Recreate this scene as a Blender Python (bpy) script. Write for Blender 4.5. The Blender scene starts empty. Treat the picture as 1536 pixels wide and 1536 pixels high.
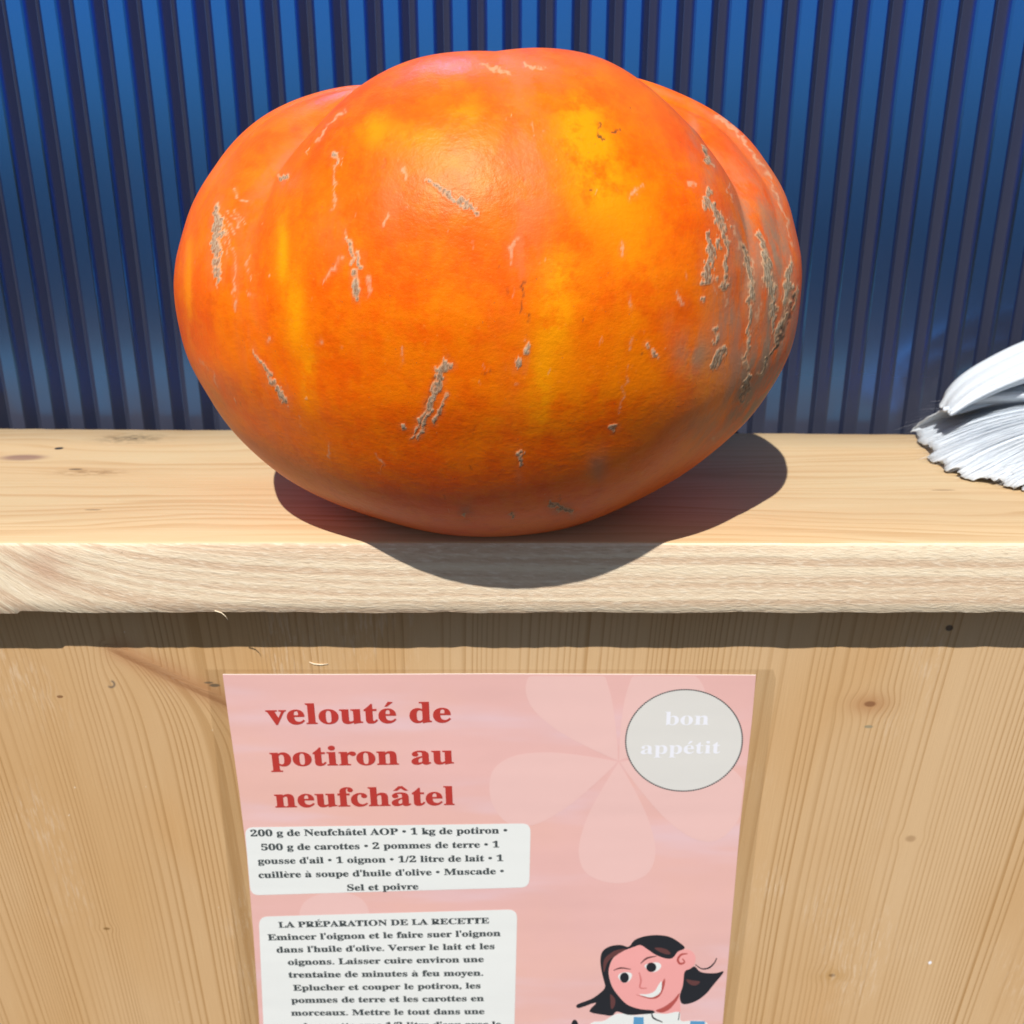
import bpy, bmesh, math, random
import numpy as np
from mathutils import Vector, Matrix
from mathutils.geometry import tessellate_polygon

scene = bpy.context.scene
C = scene.collection
R = math.radians

# ------------------------------------------------------------------ camera
CAM = np.array((0.0, 0.0, 0.20))
PITCH = R(20.5)
FPX = 1536.0                      # focal length in pixels of the 1536 px photograph
cd = bpy.data.cameras.new('camera')
cam = bpy.data.objects.new('camera', cd); C.objects.link(cam)
cam.location = CAM
cam.rotation_euler = (R(90) - PITCH, 0, 0)
cd.sensor_width = 36; cd.lens = 36.0
cd.clip_start = 0.01; cd.clip_end = 2000
scene.camera = cam
cd.dof.use_dof = True; cd.dof.focus_distance = 0.465; cd.dof.aperture_fstop = 14.0

# ------------------------------------------------------------------ light
SUN_EL, SUN_AZ = 52.0, 17.0       # degrees; azimuth = to the left of straight behind the camera
w = bpy.data.worlds.new('World'); scene.world = w; w.use_nodes = True
wn = w.node_tree; wn.nodes.clear()
sky = wn.nodes.new('ShaderNodeTexSky'); sky.sky_type = 'NISHITA'; sky.sun_disc = False
sky.sun_elevation = R(SUN_EL); sky.sun_rotation = R(180 + SUN_AZ); sky.ozone_density = 2.2
bgn = wn.nodes.new('ShaderNodeBackground'); bgn.inputs['Strength'].default_value = 0.056
won = wn.nodes.new('ShaderNodeOutputWorld')
wn.links.new(sky.outputs[0], bgn.inputs[0]); wn.links.new(bgn.outputs[0], won.inputs[0])
sd = bpy.data.lights.new('sun', 'SUN'); sd.energy = 4.3; sd.angle = R(0.53); sd.color = (1.0, 0.955, 0.88)
sun = bpy.data.objects.new('sun', sd); C.objects.link(sun)
to_sun = Vector((-math.sin(R(SUN_AZ)) * math.cos(R(SUN_EL)), -math.cos(R(SUN_AZ)) * math.cos(R(SUN_EL)), math.sin(R(SUN_EL))))
sun.rotation_euler = to_sun.to_track_quat('Z', 'Y').to_euler()
sun.location = to_sun * 10
vs = scene.view_settings
vs.view_transform = 'Standard'; vs.look = 'None'; vs.exposure = 0.35; vs.gamma = 1.0; vs.use_curve_mapping = False
scene.cycles.caustics_reflective = False

# ------------------------------------------------------------------ helpers
cp, sp = math.cos(PITCH), math.sin(PITCH)
FWD = np.array((0, cp, -sp)); UPV = np.array((0, sp, cp)); RGT = np.array((1.0, 0, 0))
def ray(px, py):
    return FWD + RGT * ((px - 768) / FPX) - UPV * ((py - 768) / FPX)
def on_y(px, py, Y):
    d = ray(px, py); return CAM + d * (Y / d[1])
def on_z(px, py, Z):
    d = ray(px, py); return CAM + d * ((Z - CAM[2]) / d[2])
def project(P):
    q = P - CAM
    zz = q @ FWD
    return 768 + FPX * (q @ RGT) / zz, 768 - FPX * (q @ UPV) / zz

def obj(name, me, mat, parent=None):
    o = bpy.data.objects.new(name, me); C.objects.link(o)
    if mat: me.materials.append(mat)
    if parent: o.parent = parent
    return o
def mesh(verts, faces, smooth=False):
    me = bpy.data.meshes.new('mesh'); me.from_pydata([tuple(v) for v in verts], [], faces); me.update()
    if smooth: me.polygons.foreach_set('use_smooth', [True] * len(me.polygons))
    return me
def grid_mesh(P, smooth=True, wrap=False):
    """P: (n, m, 3) array -> quad mesh"""
    n, m, _ = P.shape
    me = bpy.data.meshes.new('mesh')
    me.vertices.add(n * m); me.vertices.foreach_set('co', P.reshape(-1).astype(np.float32))
    i = np.arange(n - 1)[:, None]; mm = m if wrap else m - 1
    j = np.arange(mm)[None, :]; j2 = (j + 1) % m
    q = np.stack([i * m + j, i * m + j2, (i + 1) * m + j2, (i + 1) * m + j], -1).reshape(-1, 4)
    k = len(q)
    me.loops.add(k * 4); me.loops.foreach_set('vertex_index', q.reshape(-1).astype(np.int32))
    me.polygons.add(k); me.polygons.foreach_set('loop_start', np.arange(0, 4 * k, 4, dtype=np.int32))
    me.update(calc_edges=True)
    if smooth: me.polygons.foreach_set('use_smooth', np.ones(k, dtype=bool))
    me.validate(); return me
def attr(me, name, arr):
    a = me.attributes.new(name, 'FLOAT', 'POINT'); a.data.foreach_set('value', np.ascontiguousarray(arr, dtype=np.float32).ravel())
def empty(name, loc, label, cat, group=None):
    o = bpy.data.objects.new(name, None); C.objects.link(o); o.location = loc; o.empty_display_size = 0.02
    o['label'] = label; o['category'] = cat
    if group: o['group'] = group
    return o
def put(o, parent):
    """parent a mesh that was built in world coordinates"""
    o.parent = parent; o.matrix_parent_inverse = Matrix.Translation(parent.location).inverted()
    return o

# a small expression language for shader nodes
class X:
    nt = None
    def __init__(s, k): s.k = k
    def _op(a, op, b=None, c=None):
        n = X.nt.nodes.new('ShaderNodeMath'); n.operation = op
        for i, v in enumerate((a, b, c)):
            if v is None: continue
            if isinstance(v, X): X.nt.links.new(v.k, n.inputs[i])
            else: n.inputs[i].default_value = v
        return X(n.outputs[0])
    def __add__(a, b): return X._op(a, 'ADD', b)
    __radd__ = __add__
    def __sub__(a, b): return X._op(a, 'SUBTRACT', b)
    def __rsub__(a, b): return X._op(b, 'SUBTRACT', a)
    def __mul__(a, b): return X._op(a, 'MULTIPLY', b)
    __rmul__ = __mul__
    def __truediv__(a, b): return X._op(a, 'DIVIDE', b)
    def __pow__(a, b): return X._op(a, 'POWER', b)
    def exp(a): return X._op(a, 'EXPONENT')
    def fract(a): return X._op(a, 'FRACT')
    def sin(a): return X._op(a, 'SINE')
    def abs(a): return X._op(a, 'ABSOLUTE')
    def max(a, b): return X._op(a, 'MAXIMUM', b)
    def min(a, b): return X._op(a, 'MINIMUM', b)
    def step(a, lo, hi):
        n = X.nt.nodes.new('ShaderNodeMapRange'); n.interpolation_type = 'SMOOTHSTEP'
        X.nt.links.new(a.k, n.inputs[0]); n.inputs[1].default_value = lo; n.inputs[2].default_value = hi
        return X(n.outputs[0])
def coords():
    t = X.nt.nodes.new('ShaderNodeNewGeometry'); s = X.nt.nodes.new('ShaderNodeSeparateXYZ')
    tc = X.nt.nodes.new('ShaderNodeTexCoord'); X.nt.links.new(tc.outputs['Object'], s.inputs[0])
    return X(s.outputs[0]), X(s.outputs[1]), X(s.outputs[2])
def vec(x, y, z):
    n = X.nt.nodes.new('ShaderNodeCombineXYZ')
    for i, v in enumerate((x, y, z)):
        if isinstance(v, X): X.nt.links.new(v.k, n.inputs[i])
        else: n.inputs[i].default_value = v
    return X(n.outputs[0])
def noise(v, scale=1.0, detail=2.0, rough=0.5):
    n = X.nt.nodes.new('ShaderNodeTexNoise'); n.inputs['Scale'].default_value = scale
    n.inputs['Detail'].default_value = detail; n.inputs['Roughness'].default_value = rough
    X.nt.links.new(v.k, n.inputs['Vector']); return X(n.outputs[0])
def voronoi(v, scale=1.0):
    n = X.nt.nodes.new('ShaderNodeTexVoronoi'); n.inputs['Scale'].default_value = scale
    X.nt.links.new(v.k, n.inputs['Vector']); return X(n.outputs['Distance'])
def mix(f, a, b):
    n = X.nt.nodes.new('ShaderNodeMix'); n.data_type = 'RGBA'; n.clamp_factor = True
    if isinstance(f, X): X.nt.links.new(f.k, n.inputs[0])
    else: n.inputs[0].default_value = f
    for i, v in ((6, a), (7, b)):
        if isinstance(v, X): X.nt.links.new(v.k, n.inputs[i])
        else: n.inputs[i].default_value = (*v, 1)
    return X(n.outputs[2])
def attribute(name):
    n = X.nt.nodes.new('ShaderNodeAttribute'); n.attribute_name = name; return X(n.outputs['Fac'])
def bump(h, strength=1.0, dist=0.001):
    n = X.nt.nodes.new('ShaderNodeBump'); n.inputs['Strength'].default_value = strength; n.inputs['Distance'].default_value = dist
    X.nt.links.new(h.k, n.inputs['Height']); return X(n.outputs[0])
def material(name):
    m = bpy.data.materials.new(name); m.use_nodes = True; X.nt = m.node_tree
    return m, m.node_tree.nodes['Principled BSDF']
def setp(b, **kw):
    names = {'color': 'Base Color', 'rough': 'Roughness', 'metal': 'Metallic', 'spec': 'Specular IOR Level', 'normal': 'Normal',
             'coat': 'Coat Weight', 'coat_rough': 'Coat Roughness', 'tint': 'Specular Tint', 'sss': 'Subsurface Weight', 'trans': 'Transmission Weight'}
    for k, v in kw.items():
        i = b.inputs[names[k]]
        if isinstance(v, X): X.nt.links.new(v.k, i)
        elif isinstance(v, tuple): i.default_value = (*v, 1) if len(v) == 3 else v
        else: i.default_value = v

def plain(name, col, rough=0.6, coat=0.0, vary=0.06, scale=60):
    m, b = material(name)
    x, y, z = coords(); n = noise(vec(x, y, z), scale, 3)
    setp(b, color=mix(n, tuple(c * (1 - vary) for c in col), tuple(min(1, c * (1 + vary)) for c in col)), rough=rough, coat=coat, coat_rough=0.12)
    return m

# ------------------------------------------------------------------ ground (one sheet to the horizon)
m, b = material('paving')
x, y, z = coords()
n1 = noise(vec(x, y, z), 0.6, 4); n2 = noise(vec(x, y, z), 90, 3)
setp(b, color=mix(n1 * 0.6 + n2 * 0.4, (0.035, 0.035, 0.035), (0.065, 0.063, 0.06)), rough=1.0, spec=0.0)
GZ = -0.95
g = obj('ground', mesh([(-400, -400, GZ), (400, -400, GZ), (400, 400, GZ), (-400, 400, GZ)], [(0, 1, 2, 3)]), m)
g['kind'] = 'structure'

# ------------------------------------------------------------------ corrugated metal wall
m, b = material('dark_blue_metal_paint')
x, y, z = coords()
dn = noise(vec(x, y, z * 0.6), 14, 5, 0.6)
dust_or_dimming = (dn.step(0.56, 0.85) * 0.6 + (1.0 - (z + dn * 0.10).step(0.05, 0.20)) * (dn * 0.7 + 0.6)).min(1.0)  # random dust, plus painted fading of the sky reflection towards the wall's foot
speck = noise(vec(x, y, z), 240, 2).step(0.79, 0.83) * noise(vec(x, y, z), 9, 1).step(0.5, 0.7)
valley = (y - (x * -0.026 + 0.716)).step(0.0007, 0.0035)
dust_or_dimming = dust_or_dimming.max(valley * (0.72 + dn * 0.3))  # grooves painted slate and dull, standing in for their darker reflection
col = mix(dust_or_dimming * 0.4 + speck * 0.8, (0.034, 0.042, 0.068), (0.080, 0.080, 0.115))
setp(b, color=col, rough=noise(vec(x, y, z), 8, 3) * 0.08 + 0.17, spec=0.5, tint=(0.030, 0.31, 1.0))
X.nt.links.new((10.0 - dust_or_dimming * 8.3).max(1.6).k, b.inputs['IOR'])
PER = 0.0219
prof = []                                        # one rib: flat crest, then a V groove with a rounded bottom
for fx, dy in ((0.00, 0.0), (0.015, -0.0004), (0.43, -0.0004), (0.45, 0.0), (0.48, 0.0008), (0.60, 0.0046), (0.715, 0.0082), (0.725, 0.0082), (0.84, 0.0046), (0.965, 0.0008)):
    prof.append((fx * PER, dy))
WALL_Y, WALL_YAW = 0.716, -0.026
def wall_y(xx): return WALL_Y + WALL_YAW * xx
V = []
NR = 110
for i in range(-NR // 2, NR // 2):
    for px_, dy in prof:
        xx = i * PER + px_ + 0.006
        V.append((xx, wall_y(xx) + dy))
K = len(V)
vs_ = [(a, c, GZ) for a, c in V] + [(a, c, 1.55) for a, c in V] + [(a, c + 0.002, 1.55) for a, c in V] + [(a, c + 0.002, GZ) for a, c in V]
fs = []
for i in range(K - 1):
    fs += [(i, i + 1, K + i + 1, K + i), (K + i, K + i + 1, 2 * K + i + 1, 2 * K + i), (2 * K + i, 2 * K + i + 1, 3 * K + i + 1, 3 * K + i)]
fs += [(0, K, 2 * K, 3 * K), (K - 1, 4 * K - 1, 3 * K - 1, 2 * K - 1)]
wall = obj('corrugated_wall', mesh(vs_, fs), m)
wall['label'] = 'dark blue corrugated metal wall with narrow vertical ribs behind the pumpkin'
wall['category'] = 'wall'

# ------------------------------------------------------------------ wooden counter: top board and front panel
FRONT_Y, THICK, PANEL_Y = 0.490, 0.0402, 0.516
def back_y(xx): return 0.697 - 0.022 * xx
rng = np.random.default_rng(5)
def wob(xs, n, lo, hi, amp, seed):
    r = np.random.default_rng(seed); s = np.zeros_like(xs)
    for _ in range(n):
        f = math.exp(r.uniform(math.log(lo), math.log(hi))); s += np.sin(xs * f + r.uniform(0, 6.3)) * r.uniform(.3, 1) / math.sqrt(n)
    return s * amp
counter = empty('wooden_counter', (0, PANEL_Y, GZ), 'pale raw pine counter with a thick shelf board above a vertical grained front panel', 'counter')

def board_wood(name):
    m, b = material(name)
    x, y, z = coords()
    geo = X.nt.nodes.new('ShaderNodeNewGeometry'); sep = X.nt.nodes.new('ShaderNodeSeparateXYZ')
    X.nt.links.new(geo.outputs['True Normal'], sep.inputs[0])
    top = X(sep.outputs[2]).step(0.55, 0.8)
    # --- planed upper face: long grain, knots near the left end
    def blob(cx, cy, rx, ry): return ((((x - cx) / rx) ** 2.0 + ((y - cy) / ry) ** 2.0) * -1.0).exp()
    k1, k2, k3 = blob(-0.318, 0.636, 0.016, 0.007), blob(-0.262, 0.680, 0.020, 0.010), blob(-0.262, 0.605, 0.018, 0.006)
    yy = y + noise(vec(x * 1.1, y * 5.0, 0.0), 2.2, 3) * 0.085 + k1 * 0.012 + k2 * 0.006 + k3 * 0.010 + blob(-0.20, 0.615, 0.16, 0.03) * 0.012
    ph = (yy * 100.0 + noise(vec(yy * 24.0, x * 0.8, 3.0), 1.0, 2) * 7.0)
    ring = ph.fract(); line = ring.step(0.35, 0.93) * (1.0 - ring.step(0.93, 1.0))
    fib = noise(vec(x * 14.0, y * 700.0, z * 700), 1.0, 3, 0.6)
    blot = noise(vec(x * 4.0, y * 16.0, 0.0), 1.0, 3)
    lightc = mix(blot.step(0.35, 0.68), (0.60, 0.455, 0.265), (0.60, 0.415, 0.225))
    ctop = mix(line * noise(vec(x * 3, y * 40, 0.), 1., 3).step(0.25, 0.75) * 0.85, lightc, (0.49, 0.30, 0.14))
    ctop = mix(fib.step(0.45, 0.8) * 0.30, ctop, (0.78, 0.62, 0.42))
    dirt = k2 * noise(vec(x, y * 2.5, 0.0), 120, 4, 0.7).step(0.40, 0.58)
    ctop = mix(dirt * 0.95, ctop, (0.16, 0.115, 0.06))
    ctop = mix(k3 * noise(vec(x, y * 2, 1.0), 90, 4, 0.7).step(0.38, 0.58) * 0.9, ctop, (0.30, 0.17, 0.07))
    ctop = mix(k1.step(0.15, 0.8) * (0.55 + fib * 0.6), ctop, (0.27, 0.155, 0.115))
    ctop = mix(blob(-0.303, 0.6565, 0.0033, 0.0032).step(0.35, 0.6), ctop, (0.035, 0.028, 0.02))
    ctop = mix(blob(-0.274, 0.6115, 0.0055, 0.0022).step(0.4, 0.7) * 0.8, ctop, (0.12, 0.08, 0.04))
    ctop = mix(blob(-0.235, 0.5385, 0.006, 0.0012).step(0.4, 0.7) * 0.7, ctop, (0.20, 0.12, 0.06))
    ctop = mix(blob(0.255, 0.572, 0.009, 0.0014).step(0.4, 0.7) * 0.6, ctop, (0.22, 0.12, 0.05))
    fleck = noise(vec(x * 60, y * 160, 2.0), 1.0, 2).step(0.74, 0.80)
    ctop = mix(fleck * 0.7, ctop, (0.86, 0.74, 0.55))
    # --- rough sawn front face: torn pale fibres over pinkish wood; the grain swings down towards a knot at the left
    sw = ((x + 0.25) / 0.05)
    zz = z + (1.0 - (sw * -1.0).exp().min(5.0)) * 0.030 + noise(vec(x * 5, z * 20, 5.0), 1.0, 2) * 0.006
    band = noise(vec(x * 1.6, zz * 190.0, 7.0), 1.0, 2, 0.5)
    tear = noise(vec(x * 150.0 + zz * 190.0, zz * 640.0, 1.0), 1.0, 4, 0.62)
    tear2 = noise(vec(x * 300.0 - zz * 160.0, zz * 1000.0, 4.0), 1.0, 3, 0.6)
    cf = mix(band.step(0.38, 0.62), (0.61, 0.445, 0.305), (0.75, 0.625, 0.455))
    cf = mix(tear.step(0.48, 0.70) * 0.60, cf, (0.82, 0.725, 0.58))
    cf = mix((1.0 - tear.step(0.26, 0.44)) * 0.45, cf, (0.40, 0.26, 0.17))
    pit = noise(vec(x * 180, z * 500, 9.0), 1.0, 1).step(0.80, 0.84)
    cf = mix(pit * 0.7, cf, (0.10, 0.06, 0.035))
    kf_ = ((((x + 0.243) / 0.010) ** 2.0 + ((z + 0.014) / 0.012) ** 2.0) * -1.0).exp()
    cf = mix(kf_ * (0.35 + tear * 0.4), cf, (0.50, 0.30, 0.20))
    hgt_f = tear * 1.0 + tear2 * 0.6 + band * 0.8
    hgt_t = line * -0.10 + fib * 0.14
    col = mix(top, cf, ctop)
    h = hgt_f * (1.0 - top) + hgt_t * top
    setp(b, color=col, rough=0.62, spec=0.35, normal=bump(h, 0.48, 0.0008))
    return m
NX = 900
xs = np.linspace(-0.80, 0.80, NX)
loop = []                                          # cross section of the board, front edge eased
def sec(y, z): loop.append((y * np.ones(NX) if np.isscalar(y) else y, z * np.ones(NX) if np.isscalar(z) else z))
by = back_y(xs) + wob(xs, 10, 20, 300, 0.0007, 1)
rag = wob(xs, 16, 15, 420, 0.0006, 2) + 0.0011 * np.exp(-((xs + 0.262) / 0.016) ** 2) * np.sign(xs + 0.262).clip(-0.2, 1)
ragf = wob(xs, 14, 40, 600, 0.00025, 3)
sec(by + 0.0, -THICK); sec(by, -0.001); sec(by - 0.0012, 0.0)
for f in (0.8, 0.6, 0.4, 0.2): sec(FRONT_Y * (1 - f) + by * f, 0.0)
sec(FRONT_Y + 0.0022, 0.0 + ragf * 0.3); sec(FRONT_Y + 0.0007, -0.0007 + ragf * .4); sec(FRONT_Y + 0.0001, -0.0023 + ragf * .5)
for f in (0.2, 0.4, 0.6, 0.8): sec(FRONT_Y + ragf, -THICK * f)
sec(FRONT_Y + ragf, -THICK + 0.00015 + rag); sec(FRONT_Y + 0.00015 + ragf, -THICK + rag); sec(FRONT_Y + 0.004, -THICK + rag * 0.8)
sec(PANEL_Y - 0.004, -THICK); sec(PANEL_Y + 0.05, -THICK)
P = np.stack([np.stack([xs, a, c], -1) for a, c in loop] + [np.stack([xs, loop[0][0], loop[0][1] * np.ones(NX)], -1)], 0)
me = grid_mesh(P, smooth=False)
bm = bmesh.new(); bm.from_mesh(me); bmesh.ops.recalc_face_normals(bm, faces=bm.faces)
bmesh.ops.holes_fill(bm, edges=[e for e in bm.edges if e.is_boundary], sides=0)
bm.to_mesh(me); bm.free()
board = put(obj('shelf_board', me, board_wood('rough_sawn_pine')), counter)
# a splinter of torn fibre hanging from the lower edge
def tube(pts, rads, seg=6):
    pts = [np.array(p, float) for p in pts]; vv = []; ff = []
    for i, p in enumerate(pts):
        t = pts[min(i + 1, len(pts) - 1)] - pts[max(i - 1, 0)]; t /= np.linalg.norm(t)
        a = np.cross(t, (0.3, 1, 0.2)); a /= np.linalg.norm(a); b_ = np.cross(t, a)
        for k in range(seg):
            an = 2 * math.pi * k / seg; vv.append(p + (a * math.cos(an) + b_ * math.sin(an)) * rads[i])
    for i in range(len(pts) - 1):
        for k in range(seg):
            ff.append((i * seg + k, i * seg + (k + 1) % seg, (i + 1) * seg + (k + 1) % seg, (i + 1) * seg + k))
    ff += [tuple(range(seg))[::-1], tuple(range((len(pts) - 1) * seg, len(pts) * seg))]
    return vv, ff
fibre = plain('torn_fibre', (0.80, 0.68, 0.50), 0.7)
for pts in (((322, 916), (332, 919), (338, 924), (342, 930)),):
    vv, ff = tube([on_y(a, c, FRONT_Y - 0.0012) for a, c in pts], [0.0003, 0.0003, 0.0002, 0.00012][:len(pts)])
    put(obj('splinter', mesh(vv, ff, True), fibre), counter)

def panel_wood():
    m, b = material('varnished_pine_panel')
    x, y, z = coords()
    d = z * -1.0 - 0.27                                        # metres below the shadow line
    def blob(cx, cz, rx, rz): return ((((x - cx) / rx) ** 2.0 + ((z - cz) / rz) ** 2.0) * -1.0).exp()
    def pt(px, py): q = on_y(px, py, PANEL_Y); return q[0], q[2]
    kx, kz = pt(1305, 1056); k2x, k2z = pt(1248, 1463); k3x, k3z = pt(1366, 1258); k4x, k4z = pt(90, 1045); k5x, k5z = pt(160, 1393)
    ka, kb, kc = blob(kx, kz, 0.012, 0.007), blob(k2x, k2z, 0.010, 0.006), blob(k3x, k3z, 0.007, 0.005)
    kd, ke = blob(k4x, k4z, 0.006, 0.004), blob(k5x, k5z, 0.007, 0.004)
    # a long diagonal knot band running from below the board down to the poster's upper left corner
    p0, p1 = pt(165, 968), pt(340, 1052)
    L = math.hypot(p1[0] - p0[0], p1[1] - p0[1]); tx, tz = (p1[0] - p0[0]) / L, (p1[1] - p0[1]) / L
    along = (x - p0[0]) * tx + (z - p0[1]) * tz; below = (x - p0[0]) * tz - (z - p0[1]) * tx
    inband = along.step(-0.01, 0.008) * (1.0 - along.step(L, L + 0.03))
    pull = ((below.max(0.0) / -0.012).exp()) * below.step(-0.002, 0.002) * inband
    u = x * (1.0 + d * 0.32) + noise(vec(x * 2.5, z * 1.2, 0.0), 1.0, 2) * 0.030 + pull * 0.020
    u = u + ka * (x - kx) * -0.7 + kb * (x - k2x) * -0.6 + kc * (x - k3x) * -0.5 + kd * (x - k4x) * -.5 + ke * (x - k5x) * -.5
    ph = u * 250.0 + noise(vec(u * 11.0, 0.3, 0.0), 1.0, 3) * 30.0
    ring = ph.fract(); vary = noise(vec(u * 45.0, z * 1.5, 4.0), 1.0, 2)
    line = (ring.step(0.45, 0.92) ** 1.6) * (1.0 - ring.step(0.94, 1.0)) * (0.15 + vary.step(0.25, 0.75) * 1.1)
    fib = noise(vec(u * 1400.0, z * 22.0, 0.0), 1.0, 3, 0.6)
    blot = noise(vec(x * 5.0, z * 2.5, 0.0), 1.0, 3, 0.55)
    warm = noise(vec(x * 9.0, z * 4.0, 6.0), 1.0, 2).step(0.55, 0.8)
    base = mix(blot.step(0.3, 0.7), (0.52, 0.318, 0.148), (0.58, 0.395, 0.222))
    base = mix(warm * 0.5, base, (0.52, 0.27, 0.09))
    c = mix(line * 0.66, base, (0.36, 0.195, 0.070))
    c = mix(fib.step(0.5, 0.85) * 0.35, c, (0.68, 0.49, 0.27))
    c = mix((1.0 - fib.step(0.2, 0.45)) * 0.25, c, (0.38, 0.215, 0.08))
    band = ((below / 0.0075) ** 2.0 * -1.0).exp() * inband
    bandf = noise(vec(along * 40.0, below * 700.0, 2.0), 1.0, 3)
    c = mix(band * (0.45 + bandf * 0.5), c, (0.40, 0.19, 0.085))
    c = mix(((below / 0.0016 - bandf * 3.0) ** 2.0 * -1.0).exp() * inband * 0.6, c, (0.25, 0.11, 0.045))
    c = mix(ka * 0.75, c, (0.40, 0.20, 0.085)); c = mix(blob(kx, kz, 0.0040, 0.0022).step(0.3, 0.7) * 0.7, c, (0.17, 0.065, 0.028))
    c = mix(kb * 0.5, c, (0.42, 0.24, 0.08)); c = mix(blob(k2x, k2z, 0.0025, 0.0015).step(0.3, 0.7) * 0.75, c, (0.17, 0.09, 0.035))
    c = mix(blob(k3x, k3z, 0.004, 0.003).step(0.3, 0.8) * 0.5, c, (0.27, 0.15, 0.07))
    c = mix(blob(k4x, k4z, 0.0022, 0.0011).step(0.3, 0.7) * 0.85, c, (0.18, 0.08, 0.03))
    c = mix(blob(k5x, k5z, 0.0025, 0.0012).step(0.3, 0.7) * 0.85, c, (0.22, 0.12, 0.04))
    ax, az = pt(1424, 942); c = mix(blob(ax, az, 0.0026, 0.0022).step(0.3, 0.7) * 0.85, c, (0.05, 0.035, 0.03))
    ax, az = pt(1303, 1090); c = mix(blob(ax, az, 0.0030, 0.0012).step(0.3, 0.7) * 0.7, c, (0.20, 0.20, 0.14))
    ax, az = pt(1395, 1444); c = mix(blob(ax, az, 0.0013, 0.0016).step(0.3, 0.7), c, (0.80, 0.80, 0.85))
    ax, az = pt(166, 1026)
    rr = (((x - ax) ** 2.0 + (z - az) ** 2.0) ** 0.5)
    hook = (((rr - 0.0021) / 0.0007) ** 2.0 * -1.0).exp() * (x - ax - (z - az) * 0.6).step(-0.0016, 0.0004)
    c = mix(hook * 0.8, c, (0.10, 0.085, 0.07))
    for qx, qz, rx, rz, s in ((322, 1028, 0.0035, 0.0012, 0.8), (313, 1024, 0.003, 0.0008, 0.7)):
        ax, az = pt(qx, qz); c = mix(blob(ax, az, rx, rz).step(0.25, 0.7) * s, c, (0.09, 0.075, 0.055))
    scuff = noise(vec(u * 600, z * 60, 0.0), 1.0, 3, .7).step(0.50, 0.62) * noise(vec(x * 16, z * 9, 3.0), 1.0, 2).step(0.54, 0.70)
    c = mix(scuff * 0.20, c, (0.80, 0.70, 0.58))
    c = mix(noise(vec(x * 300, z * 300, 8.), 1., 1).step(0.80, 0.84) * 0.5, c, (0.8, 0.72, 0.6))
    hgt = line * -0.3 + fib * 0.6
    setp(b, color=c, rough=0.48, spec=0.40, normal=bump(hgt, 0.5, 0.0005))
    return m
pz0 = -THICK - 0.0005
def boxm(x0, x1, y0, y1, z0, z1):
    v = [(x0, y0, z0), (x1, y0, z0), (x1, y1, z0), (x0, y1, z0), (x0, y0, z1), (x1, y0, z1), (x1, y1, z1), (x0, y1, z1)]
    return mesh(v, [(0, 3, 2, 1), (4, 5, 6, 7), (0, 1, 5, 4), (1, 2, 6, 5), (2, 3, 7, 6), (3, 0, 4, 7)])
put(obj('front_panel', boxm(-0.78, 0.78, PANEL_Y, PANEL_Y + 0.027, GZ + 0.002, pz0), panel_wood()), counter)

# ------------------------------------------------------------------ pumpkin
#PUMPKIN_BEGIN
PC = np.array((-0.012, 0.545, 0.0))
PA, PB = 0.1605, 0.140
def cat(pts, n):
    pts = np.array(pts, float); t = np.zeros(len(pts)); t[1:] = np.cumsum(np.sqrt(((pts[1:] - pts[:-1]) ** 2).sum(1)) ** 0.5); t /= t[-1]
    tt = np.linspace(0, 1, n); out = np.zeros((n, pts.shape[1]))
    m_ = np.gradient(pts, t, axis=0)
    k = np.clip(np.searchsorted(t, tt, 'right') - 1, 0, len(pts) - 2); h = (t[k + 1] - t[k])[:, None]; s = ((tt - t[k])[:, None]) / h
    return (2*s**3-3*s**2+1)*pts[k] + (s**3-2*s**2+s)*h*m_[k] + (-2*s**3+3*s**2)*pts[k+1] + (s**3-s**2)*h*m_[k+1]
PROFILE = [(0.0, 0.012), (0.16, 0.004), (0.32, 0.0), (0.52, 0.012), (0.73, 0.036), (0.895, 0.071), (0.98, 0.103), (1.0, 0.130), (0.968, 0.160),
           (0.882, 0.190), (0.765, 0.214), (0.61, 0.231), (0.42, 0.238), (0.20, 0.228), (0.09, 0.210), (0.0, 0.202)]
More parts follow.
